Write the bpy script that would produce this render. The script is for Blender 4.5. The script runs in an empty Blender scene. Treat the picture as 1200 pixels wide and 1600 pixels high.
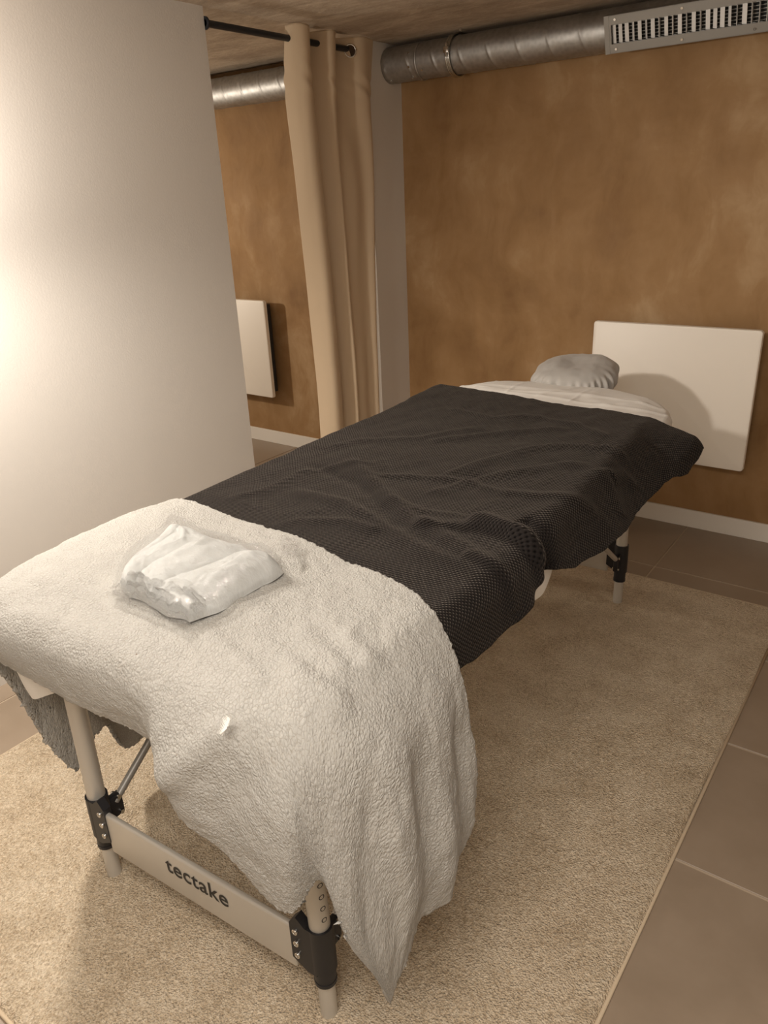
import bpy, bmesh, math, random
import numpy as np
from mathutils import Vector, Matrix, noise
PI = math.pi
D = bpy.data
SC = bpy.context.scene
COL = SC.collection
random.seed(7); RNG = np.random.RandomState(7)

# ------------------------------------------------------------------ camera
CAM_H = 1.385
R = [(0.80674446, 0.19828054, -0.5566401), (0.58944612, -0.33609413, 0.73457063), (-0.04143241, -0.92072013, -0.38801777)]
cd = D.cameras.new('camera'); cam = D.objects.new('camera', cd); COL.objects.link(cam)
cd.sensor_fit = 'VERTICAL'; cd.sensor_height = 32.0; cd.lens = 32.0 * 1180.0 / 1600.0
cd.clip_start = 0.02; cd.clip_end = 50
M = Matrix(((R[0][0], -R[0][1], -R[0][2], 0.0), (R[1][0], -R[1][1], -R[1][2], 0.0), (R[2][0], -R[2][1], -R[2][2], CAM_H), (0, 0, 0, 1)))
cam.matrix_world = M
SC.camera = cam

# ------------------------------------------------------------------ world, lamps, exposure
wd = D.worlds.new('world'); SC.world = wd; wd.use_nodes = True
wd.node_tree.nodes['Background'].inputs[0].default_value = (1.0, 0.78, 0.56, 1)
wd.node_tree.nodes['Background'].inputs[1].default_value = 0.05
def lamp(name, kind, loc, power, color, size=0.05, rot=None, sy=None):
    l = D.lights.new(name, kind); l.energy = power; l.color = color
    if kind == 'AREA':
        l.shape = 'RECTANGLE'; l.size = size; l.size_y = sy or size
    else:
        l.shadow_soft_size = size
    o = D.objects.new(name, l); o.location = loc
    if rot: o.rotation_euler = rot
    COL.objects.link(o); return o
WARM = (1.0, 0.80, 0.58)
LP = Vector((-1.92, 0.80, 1.58))
lamp('side_lamp_glow', 'POINT', LP, 10, (1.0, 0.92, 0.83), 0.05)
ls = lamp('side_lamp_beam', 'SPOT', LP, 31, (1.0, 0.92, 0.82), 0.05, Vector((.62, .16, -.72)).to_track_quat('-Z', 'Y').to_euler())
ls.data.spot_size = math.radians(165); ls.data.spot_blend = .55
lamp('far_room_light', 'POINT', (-4.15, 1.75, 1.30), 24, (1.0, 0.90, 0.77), 0.05)
lamp('ceiling_fill_light', 'AREA', (-0.15, -0.15, 1.93), 19, (1.0, 0.92, 0.82), 1.1, None, 0.8)  # added unseen area fill under the ceiling, lifts the shaded sides
vs = SC.view_settings
SC.display_settings.display_device = 'sRGB'
vs.view_transform = 'Standard'; vs.look = 'None'; vs.gamma = 1; vs.use_curve_mapping = False
vs.exposure = 1.02

# ------------------------------------------------------------------ helpers
def tag(o, label=None, cat=None, group=None, kind=None):
    if label: o['label'] = label
    if cat: o['category'] = cat
    if group: o['group'] = group
    if kind: o['kind'] = kind
    return o
def empty(name, loc=(0, 0, 0), rz=0.0, label=None, cat=None, group=None):
    o = D.objects.new(name, None); o.location = loc; o.rotation_euler = (0, 0, rz)
    o.empty_display_size = 0.1; COL.objects.link(o); return tag(o, label, cat, group)
def link(name, me, mat, parent=None, smooth=False):
    o = D.objects.new(name, me); COL.objects.link(o)
    if mat and not me.materials: me.materials.append(mat)
    if parent: o.parent = parent
    if smooth:
        me.polygons.foreach_set('use_smooth', [True] * len(me.polygons))
    me.update(); return o
def obj(name, bm, mat, parent=None, smooth=False, auto=None):
    me = D.meshes.new(name); bm.normal_update(); bm.to_mesh(me); bm.free()
    o = link(name, me, mat, parent, smooth)
    if auto is not None:
        me.polygons.foreach_set('use_smooth', [True] * len(me.polygons))
        bm2 = bmesh.new(); bm2.from_mesh(me)
        for e in bm2.edges:
            if len(e.link_faces) == 2 and e.calc_face_angle(0) > math.radians(auto): e.smooth = False
        bm2.to_mesh(me); bm2.free()
    return o
def add_box(bm, c, s, bevel=0.0, rot=None, seg=2):
    r = bmesh.ops.create_cube(bm, size=1.0); vsx = r['verts']
    bmesh.ops.scale(bm, verts=vsx, vec=s)
    if bevel > 0:
        es = list({e for v_ in vsx for e in v_.link_edges})
        rr = bmesh.ops.bevel(bm, geom=es, offset=bevel, segments=seg, affect='EDGES', profile=0.5)
        vsx = list({v_ for f_ in rr['faces'] for v_ in f_.verts} | {v_ for v_ in vsx if v_.is_valid})
    if rot: bmesh.ops.rotate(bm, verts=vsx, cent=(0, 0, 0), matrix=rot)
    bmesh.ops.translate(bm, verts=vsx, vec=c)
    return vsx
def add_tube(bm, a, b, r, seg=24, r2=None, cap=True):
    a = Vector(a); b = Vector(b); d = b - a
    res = bmesh.ops.create_cone(bm, cap_ends=cap, segments=seg, radius1=r, radius2=r if r2 is None else r2, depth=d.length)
    q = Vector((0, 0, 1)).rotation_difference(d.normalized())
    bmesh.ops.rotate(bm, verts=res['verts'], cent=(0, 0, 0), matrix=q.to_matrix())
    bmesh.ops.translate(bm, verts=res['verts'], vec=(a + b) / 2)
    return res['verts']
def add_torus(bm, c, axis, Rr, r, n=48, m=10, sx=1.0):
    q = Vector((0, 0, 1)).rotation_difference(Vector(axis).normalized()); c = Vector(c); rows = []
    for i in range(n):
        a = 2 * PI * i / n; row = []
        for j in range(m):
            b = 2 * PI * j / m
            p = Vector(((Rr + r * math.cos(b)) * math.cos(a), (Rr + r * math.cos(b)) * math.sin(a), sx * r * math.sin(b)))
            row.append(bm.verts.new(q @ p + c))
        rows.append(row)
    for i in range(n):
        for j in range(m):
            bm.faces.new((rows[i][j], rows[(i + 1) % n][j], rows[(i + 1) % n][(j + 1) % m], rows[i][(j + 1) % m]))
def grid_mesh(name, P, mat, parent=None, uv=None, thick=0.0, closed_u=False, nr=None):
    """P: (NY,NX,3) array of positions -> smooth quad mesh with metre UVs, optional thickness"""
    NY, NX = P.shape[:2]
    verts = P.reshape(-1, 3)
    idx = np.arange(NY * NX).reshape(NY, NX)
    if closed_u: idx = np.concatenate([idx, idx[:, :1]], 1)
    a = idx[:-1, :-1].ravel(); b = idx[:-1, 1:].ravel(); c = idx[1:, 1:].ravel(); d = idx[1:, :-1].ravel()
    F = np.stack([a, d, c, b], 1)
    if thick > 0:
        du = np.gradient(P, axis=1); dv = np.gradient(P, axis=0)
        n = np.cross(dv, du); n /= np.linalg.norm(n, axis=-1, keepdims=True) + 1e-12
        if nr is not None: n = -nr
        Q = (P - n * thick).reshape(-1, 3)
        N = NY * NX
        verts = np.concatenate([verts, Q]); F = np.concatenate([F, F[:, ::-1] + N])
        bd = np.concatenate([idx[0, :], idx[1:, -1], idx[-1, -2::-1], idx[-2:0:-1, 0]])
        nb = np.roll(bd, -1)
        F = np.concatenate([F, np.stack([bd, nb, nb + N, bd + N], 1)])
    me = D.meshes.new(name)
    me.vertices.add(len(verts)); me.vertices.foreach_set('co', verts.astype(np.float32).ravel())
    me.loops.add(F.size); me.loops.foreach_set('vertex_index', F.astype(np.int32).ravel())
    me.polygons.add(len(F)); me.polygons.foreach_set('loop_start', np.arange(0, F.size, 4, dtype=np.int32))
    me.update(calc_edges=True); me.validate()
    if uv is not None:
        U = uv.reshape(-1, 2)
        if thick > 0: U = np.concatenate([U, U])
        l = me.uv_layers.new(name='uv'); vi = np.zeros(len(me.loops), np.int32); me.loops.foreach_get('vertex_index', vi)
        l.data.foreach_set('uv', U[vi].astype(np.float32).ravel())
    return link(name, me, mat, parent, True)
def vnoise(x, y, seed=0):
    """smooth value noise, vectorised"""
    xi = np.floor(x).astype(int); yi = np.floor(y).astype(int); fx = x - xi; fy = y - yi
    fx = fx * fx * (3 - 2 * fx); fy = fy * fy * (3 - 2 * fy)
    def h(i, j):
        n = (i * 374761393 + j * 668265263 + seed * 974711) & 0xffffffff
        n = ((n ^ (n >> 13)) * 1274126177) & 0xffffffff
        return ((n ^ (n >> 16)) & 0xffff) / 32767.5 - 1
    return (1 - fy) * ((1 - fx) * h(xi, yi) + fx * h(xi + 1, yi)) + fy * ((1 - fx) * h(xi, yi + 1) + fx * h(xi + 1, yi + 1))
def fbm(x, y, seed=0, o=3):
    s = 0; a = 1.0
    for k in range(o):
        s = s + a * vnoise(x * 2 ** k + 13.7 * k, y * 2 ** k - 7.1 * k, seed + k); a *= .5
    return s
def spline_eval(K, Y, x):
    """natural cubic spline through (K, Y[k,...]) evaluated at x"""
    K = np.asarray(K, float); Y = np.asarray(Y, float); n = len(K); sh = Y.shape[1:]; Yf = Y.reshape(n, -1)
    h = np.diff(K); A = np.zeros((n, n)); B = np.zeros((n, Yf.shape[1])); A[0, 0] = A[-1, -1] = 1
    for i in range(1, n - 1):
        A[i, i - 1] = h[i - 1]; A[i, i] = 2 * (h[i - 1] + h[i]); A[i, i + 1] = h[i]
        B[i] = 6 * ((Yf[i + 1] - Yf[i]) / h[i] - (Yf[i] - Yf[i - 1]) / h[i - 1])
    m = np.linalg.solve(A, B)
    j = np.clip(np.searchsorted(K, x, side='right') - 1, 0, n - 2); t0 = (x - K[j])[:, None]; t1 = (K[j + 1] - x)[:, None]; H = h[j][:, None]
    r = m[j] * t1 ** 3 / (6 * H) + m[j + 1] * t0 ** 3 / (6 * H) + (Yf[j] / H - m[j] * H / 6) * t1 + (Yf[j + 1] / H - m[j + 1] * H / 6) * t0
    return r.reshape((len(x),) + sh)

# ------------------------------------------------------------------ materials
class NT:
    def __init__(s, name):
        s.m = D.materials.new(name); s.m.use_nodes = True; s.t = s.m.node_tree; s.b = s.t.nodes['Principled BSDF']
    def n(s, typ, props=None, **inp):
        nd = s.t.nodes.new(typ)
        for k, v_ in (props or {}).items(): setattr(nd, k, v_)
        for k, v_ in inp.items():
            k2 = int(k[1:]) if k[0] == 'i' and k[1:].isdigit() else k.replace('_', ' ')
            s.set(nd.inputs[k2], v_)
        return nd
    def set(s, sock, v_):
        if hasattr(v_, 'is_linked') or isinstance(v_, bpy.types.NodeSocket): s.t.links.new(v_, sock)
        elif isinstance(v_, bpy.types.Node): s.t.links.new(v_.outputs[0], sock)
        else: sock.default_value = v_
    def bs(s, **kw):
        for k, v_ in kw.items(): s.set(s.b.inputs[k.replace('_', ' ')], v_)
        return s
    def ramp(s, fac, stops, interp='LINEAR'):
        r = s.t.nodes.new('ShaderNodeValToRGB'); r.color_ramp.interpolation = interp
        while len(r.color_ramp.elements) < len(stops): r.color_ramp.elements.new(0.5)
        for e, (p, c) in zip(r.color_ramp.elements, stops):
            e.position = p; e.color = (c, c, c, 1) if isinstance(c, (int, float)) else (*c, 1)
        s.set(r.inputs[0], fac); return r
    def math(s, op, a, b=None, c=None):
        nd = s.t.nodes.new('ShaderNodeMath'); nd.operation = op; s.set(nd.inputs[0], a)
        if b is not None: s.set(nd.inputs[1], b)
        if c is not None: s.set(nd.inputs[2], c)
        return nd
    def noise(s, vec, scale, detail=3, rough=.55, dist=0.0, out=0):
        nd = s.n('ShaderNodeTexNoise', Scale=scale, Detail=detail, Roughness=rough, Distortion=dist)
        if vec is not None: s.set(nd.inputs['Vector'], vec)
        return nd.outputs[out]
    def mix(s, f, a, b, typ='RGBA', blend='MIX'):
        nd = s.t.nodes.new('ShaderNodeMix'); nd.data_type = typ
        if typ == 'RGBA':
            nd.blend_type = blend; s.set(nd.inputs[0], f)
            for i, q in ((6, a), (7, b)): s.set(nd.inputs[i], (*q, 1) if isinstance(q, tuple) and len(q) == 3 else q)
            return nd.outputs[2]
    def bump(s, h, strength=.5, dist=.002, normal=None):
        nd = s.n('ShaderNodeBump', Strength=strength, Distance=dist); s.set(nd.inputs['Height'], h)
        if normal is not None: s.set(nd.inputs['Normal'], normal)
        return nd.outputs[0]
    def obj(s): return s.n('ShaderNodeTexCoord').outputs['Object']
    def uv(s): return s.n('ShaderNodeTexCoord').outputs['UV']
    def pos(s): return s.n('ShaderNodeNewGeometry').outputs['Position']
def plain(name, col, rough=.5, metal=0.0, bump=0.0, bscale=200, spec=.5):
    t = NT(name); t.bs(Base_Color=(*col, 1), Roughness=rough, Metallic=metal, Specular_IOR_Level=spec)
    if bump: t.bs(Normal=t.bump(t.noise(t.pos(), bscale, 4), bump, .001))
    return t.m

def m_white_wall():
    t = NT('white_wall_paint'); p = t.pos()
    a = t.noise(p, 1.2, 3); 
    t.bs(Base_Color=t.ramp(a, [(.3, (.70, .665, .62)), (.7, (.735, .70, .655))]), Roughness=.62, Specular_IOR_Level=.35)
    h = t.math('ADD', t.noise(p, 160, 3), t.math('MULTIPLY', t.noise(p, 9, 3), 1.5))
    t.bs(Normal=t.bump(h, .22, .0016)); return t.m
def m_ochre():
    t = NT('ochre_limewash'); p = t.pos()
    pw = t.n('ShaderNodeVectorMath', {'operation': 'ADD'}); t.set(pw.inputs[0], p)
    sc = t.n('ShaderNodeVectorMath', {'operation': 'SCALE'}); t.set(sc.inputs[0], t.noise(p, 2.2, 3, out=1)); sc.inputs['Scale'].default_value = .28
    t.set(pw.inputs[1], sc.outputs[0])
    a = t.noise(pw.outputs[0], 1.7, 6, .62, .2); b = t.noise(pw.outputs[0], 5.0, 5, .6, .3)
    mp = t.n('ShaderNodeMapping'); t.set(mp.inputs[0], pw.outputs[0]); mp.inputs['Rotation'].default_value = (0, .75, 0); mp.inputs['Scale'].default_value = (1.6, 1, .45)
    c = t.noise(mp.outputs[0], 4, 5, .6, .25)
    s = t.math('ADD', t.math('MULTIPLY', a, .5), t.math('ADD', t.math('MULTIPLY', b, .2), t.math('MULTIPLY', c, .3)))
    col = t.ramp(s, [(.37, (.235, .127, .050)), (.46, (.305, .175, .074)), (.53, (.355, .212, .097)), (.61, (.45, .300, .162))])
    t.bs(Base_Color=col, Roughness=t.ramp(b, [(.3, .62), (.7, .78)]), Specular_IOR_Level=.3)
    t.bs(Normal=t.bump(t.math('ADD', s, t.math('MULTIPLY', t.noise(p, 60, 4), .12)), .35, .006)); return t.m
def m_concrete():
    t = NT('raw_concrete_ceiling'); p = t.pos()
    mp = t.n('ShaderNodeMapping'); t.set(mp.inputs[0], p); mp.inputs['Scale'].default_value = (1, 2.2, 1)
    a = t.noise(mp.outputs[0], 4, 8, .65, .4); b = t.noise(mp.outputs[0], 26, 6, .7)
    s = t.math('ADD', t.math('MULTIPLY', a, .65), t.math('MULTIPLY', b, .35))
    col = t.ramp(s, [(.36, (.32, .25, .185)), (.50, (.43, .345, .26)), (.63, (.56, .465, .36))])
    sp = t.n('ShaderNodeTexVoronoi', {'feature': 'F1'}, Scale=30, Randomness=1.0); t.set(sp.inputs['Vector'], p)
    col = t.mix(t.ramp(sp.outputs[0], [(.05, .7), (.09, 0.0)]), col.outputs[0], (.62, .54, .44))
    t.bs(Base_Color=col, Roughness=.9, Specular_IOR_Level=.2, Normal=t.bump(s, .9, .012)); return t.m
def m_tile():
    t = NT('taupe_floor_tile'); p = t.pos(); a = t.noise(p, 7, 5, .6); b = t.noise(p, 90, 3)
    oi = t.n('ShaderNodeObjectInfo').outputs['Random']
    f = t.math('ADD', t.math('MULTIPLY', a, .8), t.math('MULTIPLY', oi, .18))
    t.bs(Base_Color=t.ramp(f, [(.3, (.27, .208, .150)), (.75, (.335, .262, .195))]), Roughness=t.ramp(a, [(.3, .34), (.7, .46)]), Normal=t.bump(b, .12, .001)); return t.m
def m_rug():
    t = NT('beige_cut_pile'); p = t.pos()
    a = t.noise(p, 210, 3, .6); vo = t.n('ShaderNodeTexVoronoi', {'feature': 'F1'}, Scale=250, Randomness=1.0); t.set(vo.inputs['Vector'], p)
    c = t.noise(p, 9, 4, .6); d = t.noise(p, 70, 3)
    h = t.math('ADD', t.math('MULTIPLY', a, 1.0), t.math('MULTIPLY', t.math('SUBTRACT', 1, vo.outputs[0]), .9))
    h = t.math('ADD', h, t.math('MULTIPLY', d, .5))
    f = t.math('ADD', t.math('MULTIPLY', a, .55), t.math('ADD', t.math('MULTIPLY', c, .25), t.math('MULTIPLY', d, .2)))
    t.bs(Base_Color=t.ramp(f, [(.34, (.32, .225, .135)), (.47, (.60, .475, .33)), (.60, (.80, .68, .52))]), Roughness=.95, Specular_IOR_Level=.1, Sheen_Weight=.25, Sheen_Roughness=.6, Sheen_Tint=(1, .9, .75, 1))
    t.bs(Normal=t.bump(h, 1.0, .0065)); return t.m
def m_sherpa():
    t = NT('cream_sherpa_fleece'); p = t.uv()
    w = t.n('ShaderNodeVectorMath', {'operation': 'ADD'}); t.set(w.inputs[0], p)
    sc = t.n('ShaderNodeVectorMath', {'operation': 'SCALE'}); t.set(sc.inputs[0], t.noise(p, 55, 3, out=1)); sc.inputs['Scale'].default_value = .008
    t.set(w.inputs[1], sc.outputs[0])
    v1 = t.n('ShaderNodeTexVoronoi', {'feature': 'DISTANCE_TO_EDGE'}, Scale=150, Randomness=1.0); t.set(v1.inputs['Vector'], w.outputs[0])
    cr = t.ramp(v1.outputs[0], [(0.0, 0.0), (.10, .5), (.38, 1.0)], 'EASE')
    vb = t.n('ShaderNodeTexVoronoi', {'feature': 'SMOOTH_F1'}, Scale=270, Randomness=1.0, Smoothness=.35); t.set(vb.inputs['Vector'], w.outputs[0])
    big = t.noise(p, 38, 3, .6); fine = t.noise(p, 420, 2)
    m = t.math('MULTIPLY', cr, t.ramp(t.noise(p, 22, 3), [(.35, .15), (.62, .8)]))
    h = t.math('ADD', t.math('ADD', m, t.math('MULTIPLY', t.math('SUBTRACT', 1.0, vb.outputs[0]), 1.0)), t.math('ADD', t.math('MULTIPLY', big, 1.3), t.math('MULTIPLY', t.noise(p, 190, 3), .9)))
    col = t.ramp(cr, [(0.0, (.35, .33, .295)), (.35, (.415, .402, .375))])
    sp = t.n('ShaderNodeTexVoronoi', {'feature': 'F1'}, Scale=26, Randomness=1.0); t.set(sp.inputs['Vector'], p)
    gate = t.ramp(t.noise(p, 14, 2), [(.50, 0.0), (.54, 1.0)])
    col = t.mix(t.math('MULTIPLY', t.ramp(sp.outputs[0], [(.030, .75), (.045, 0.0)]), gate), col.outputs[0], (.16, .10, .06))
    t.bs(Base_Color=col, Roughness=.95, Specular_IOR_Level=.12, Sheen_Weight=.08, Sheen_Roughness=.5, Normal=t.bump(h, .65, .0026)); return t.m
def m_waffle():
    t = NT('charcoal_waffle_fleece'); p = t.uv()
    w = t.n('ShaderNodeVectorMath', {'operation': 'ADD'}); t.set(w.inputs[0], p)
    sc = t.n('ShaderNodeVectorMath', {'operation': 'SCALE'}); t.set(sc.inputs[0], t.noise(p, 16, 3, out=1)); sc.inputs['Scale'].default_value = .007
    t.set(w.inputs[1], sc.outputs[0])
    sp = t.n('ShaderNodeSeparateXYZ'); t.set(sp.inputs[0], w.outputs[0])
    kx, ky = 2 * PI / .0086, 2 * PI / .0098
    cxx = t.math('COSINE', t.math('MULTIPLY', sp.outputs[0], kx)); cyy = t.math('COSINE', t.math('MULTIPLY', sp.outputs[1], ky))
    g = t.math('MULTIPLY', cxx, cyy)                       # staggered pits and mounds
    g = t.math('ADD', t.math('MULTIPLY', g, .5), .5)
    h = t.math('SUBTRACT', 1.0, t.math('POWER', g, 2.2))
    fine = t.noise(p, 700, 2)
    col = t.mix(t.ramp(h, [(.15, 0.0), (.85, 1.0)]), (.0036, .0031, .0030), (.018, .0152, .0142))  # shade of the pits put into the colour, ridges kept lighter
    t.bs(Base_Color=col, Roughness=.92, Specular_IOR_Level=.06, Sheen_Weight=.12, Sheen_Roughness=.4, Sheen_Tint=(1, .86, .74, 1))
    t.bs(Normal=t.bump(t.math('ADD', h, t.math('MULTIPLY', fine, .15)), .9, .0030)); return t.m
def m_cloth(name, col, rough=.8, bump=.2, scale=900, sheen=.15, wr=0.0, wscale=20):
    t = NT(name); p = t.pos(); h = t.noise(p, scale, 2)
    if wr: h = t.math('ADD', h, t.math('MULTIPLY', t.noise(p, wscale, 4, .6, 1.0), wr))
    t.bs(Base_Color=(*col, 1), Roughness=rough, Specular_IOR_Level=.25, Sheen_Weight=sheen, Normal=t.bump(h, bump, .001)); return t.m
def m_galv():
    t = NT('galvanised_steel'); p = t.pos()
    a = t.noise(p, 18, 4, .6); b = t.n('ShaderNodeTexVoronoi', {'feature': 'F1'}, Scale=60); t.set(b.inputs['Vector'], p)
    f = t.math('ADD', t.math('MULTIPLY', a, .6), t.math('MULTIPLY', b.outputs[0], .5))
    t.bs(Base_Color=t.ramp(f, [(.25, (.36, .35, .335)), (.8, (.50, .49, .47))]), Metallic=1.0, Roughness=t.ramp(a, [(.3, .46), (.7, .56)]), Normal=t.bump(a, .15, .003)); return t.m
def m_plastic(name='clear_crinkled_film', base=.03, top=.36, dist=.017):
    t = NT(name); tr = t.t; p = t.uv()
    n1 = t.noise(p, 13, 6, .68, 1.6); n2 = t.noise(p, 45, 5, .65, 2.2)
    r1 = t.math('ABSOLUTE', t.math('SUBTRACT', n1, .5)); r2 = t.math('ABSOLUTE', t.math('SUBTRACT', n2, .5))
    h = t.math('ADD', t.math('MULTIPLY', r1, 1.6), t.math('ADD', t.math('MULTIPLY', r2, .8), t.math('MULTIPLY', t.noise(p, 150, 3, .6, 1.5), .25)))
    nm = t.bump(h, 1.0, dist)
    gl = t.n('ShaderNodeBsdfGlossy', Color=(1, 1, 1, 1), Roughness=.13); t.set(gl.inputs['Normal'], nm)
    tp = t.n('ShaderNodeBsdfTransparent', Color=(.99, .99, .99, 1))
    fr = t.n('ShaderNodeFresnel', IOR=1.5); t.set(fr.inputs['Normal'], nm)
    fac = t.math('MINIMUM', t.math('MULTIPLY_ADD', fr, .8, base), top)
    mx = t.n('ShaderNodeMixShader'); t.set(mx.inputs[0], fac); t.set(mx.inputs[1], tp); t.set(mx.inputs[2], gl)
    t.t.links.new(mx.outputs[0], t.t.nodes['Material Output'].inputs[0]); t.m.use_backface_culling = False
    return t.m
WALL = m_white_wall(); OCHRE = m_ochre(); CONC = m_concrete(); TILE = m_tile(); RUG = m_rug()
SHERPA = m_sherpa(); WAFFLE = m_waffle(); GALV = m_galv(); FILM = m_plastic(); FILM2 = m_plastic('crumpled_film_end', .05, .5, .030)
GROUT = plain('pale_grout', (.50, .41, .31), .9, bump=.3)
TRIM = plain('white_gloss_trim', (.80, .76, .70), .35)
HEAT = plain('cream_white_enamel', (.86, .80, .715), .45)
HEATB = plain('dark_heater_housing', (.03, .03, .032), .55)
ALU = plain('satin_painted_aluminium', (.56, .53, .48), .38, .35, spec=.6)
ALUD = plain('dull_grey_tube', (.34, .325, .30), .4, .4)
BLACK = plain('black_plastic', (.012, .012, .015), .42)
RODM = plain('matt_black_rod', (.013, .016, .022), .38)
CHROME = plain('nickel', (.72, .70, .66), .18, 1.0)
INK = plain('black_print', (.015, .014, .013), .5)
VINYL = plain('cream_vinyl', (.62, .56, .47), .45)
SHEET = m_cloth('white_cotton_sheet', (.80, .775, .73), .75, .25, 900, .1, .8, 14)
COVER = m_cloth('grey_sateen_cover', (.42, .40, .375), .5, .3, 900, .2, .9, 26)
CURT = m_cloth('sand_blackout_curtain', (.64, .50, .345), .75, .3, 1300, .15, .3, 6)
BEDLIN = m_cloth('white_folded_linen', (.60, .61, .60), .7, .3, 1200, .1, 1.2, 30)
GRFRM = plain('grey_painted_steel', (.30, .285, .26), .45, .4)
VANE = plain('pale_reflection_vane', (.92, .91, .89), .30, .0)  # near-white non-metal base, the vanes' reflected light is put into the colour
DARKV = plain('duct_inside_shade', (.02, .02, .02), .8)  # shade behind the vanes, painted as a near-black sheet
FEATH = m_cloth('white_down', (.85, .84, .80), .8, .1, 2000, .5)

# ------------------------------------------------------------------ room shell
WX, WY, CZ = -2.2, 3.1736, 1.98          # partition plane, back wall plane, ceiling
XR, YB, XL = 1.7, -1.9, -4.9             # right wall, wall behind the camera, far room's left wall
def struct(name, parts, mat, bevel=0.0):
    bm = bmesh.new()
    for c, s in parts: add_box(bm, c, s, bevel)
    return tag(obj(name, bm, mat), kind='structure')
def boxr(x0, x1, y0, y1, z0, z1): return (((x0 + x1) / 2, (y0 + y1) / 2, (z0 + z1) / 2), (x1 - x0, y1 - y0, z1 - z0))
floor = struct('floor', [boxr(XL, XR, YB, WY, -.10, -.0025)], GROUT)
# the left side shows a thin recess in the slab beyond the partition line
struct('ceiling', [boxr(WX, XR, YB, WY, CZ, CZ + .1), boxr(XL, WX, YB, WY, CZ + .018, CZ + .1)], CONC)
struct('wall_back', [boxr(XL, XR, WY, WY + .1, -.1, CZ + .1)], OCHRE)
struct('wall_left', [boxr(WX - .08, WX, YB, 2.037, 0, CZ), boxr(WX - .08, WX - .001, YB, 2.037, CZ, CZ + .018)], WALL)
struct('wall_stub', [boxr(WX - .08, WX, 2.931, WY, 0, CZ)], WALL)
struct('wall_right', [boxr(XR, XR + .1, YB, WY, -.1, CZ + .1)], WALL)
struct('wall_front', [boxr(XL, XR, YB - .1, YB, -.1, CZ + .1)], WALL)
struct('wall_far_room', [boxr(XL - .1, XL, YB, WY, -.1, CZ + .1)], WALL)
struct('baseboard_right', [boxr(WX, XR, WY - .012, WY, 0, .078)], TRIM, .002)
struct('baseboard_left', [boxr(XL, WX - .08, WY - .012, WY, 0, .078)], TRIM, .002)
# floor tiles: one object each, shared mesh
TP = .4563; GW = .0060
bm = bmesh.new(); add_box(bm, (0, 0, -.004), (TP - GW, TP - GW, .008), .0012, seg=1)
tile0 = None
ys = [WY + .004 - TP * (k + .5) for k in range(7)]
ix = [(-.748 + TP * (k + .5)) for k in range(-9, 3)]
for y in ys:
    for x in ix:
        if x - TP / 2 < XL or (x < -2.4 and y < 1.2): continue
        if tile0 is None: tile0 = obj('tile', bm, TILE, floor); o = tile0
        else: o = tile0.copy(); COL.objects.link(o)
        o.location = (x, y, 0)

# ------------------------------------------------------------------ rug
RX0, RX1, RY0, RY1 = -1.872, -.263, .30, 2.60
nx, ny = 300, 420
gx = np.linspace(RX0, RX1, nx); gy = np.linspace(RY0, RY1, ny); GX, GY = np.meshgrid(gx, gy)
ed = np.minimum(np.minimum(GX - RX0, RX1 - GX), np.minimum(GY - RY0, RY1 - GY))
hz = .013 * np.clip(ed / .014, 0, 1) ** .45 + .0012 * fbm(GX * 26, GY * 26, 3) * np.clip(ed / .02, 0, 1)
feet = [(-1.269, .616), (-.670, .650), (-.762, 2.345), (-1.361, 2.311)]
for (fx, fy) in feet:
    dd = np.hypot(GX - fx, GY - fy); hz += -.002 * np.exp(-(dd / .022) ** 2) + .0035 * np.exp(-((dd - .034) / .010) ** 2) * (.5 + .5 * vnoise(GX * 90, GY * 90, 5))
dd = np.hypot(GX + .845, GY - 2.325); hz += .004 * np.exp(-((dd - .024) / .009) ** 2) - .004 * np.exp(-(dd / .016) ** 2)   # an old furniture dent
GXw = GX + .004 * np.sin(GY * 7) * (ed < .05); GYw = GY + .003 * vnoise(GX * 6, GX * 0, 9)
P = np.stack([GXw, GYw, np.maximum(hz, .0012)], -1)
rug = grid_mesh('rug', P, RUG)
tag(rug, 'large beige cut pile rug lying under the massage table', 'rug')
# bound edge of the rug
bm = bmesh.new()
pts = [(RX0, RY0), (RX1, RY0), (RX1, RY1), (RX0, RY1)]
for i in range(4):
    a = pts[i]; b = pts[(i + 1) % 4]
    add_tube(bm, (a[0], a[1], .0045), (b[0], b[1], .0045), .0042, 8)
obj('binding', bm, plain('beige_binding', (.56, .45, .32), .9, bump=.4, bscale=500), rug, True)

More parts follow.
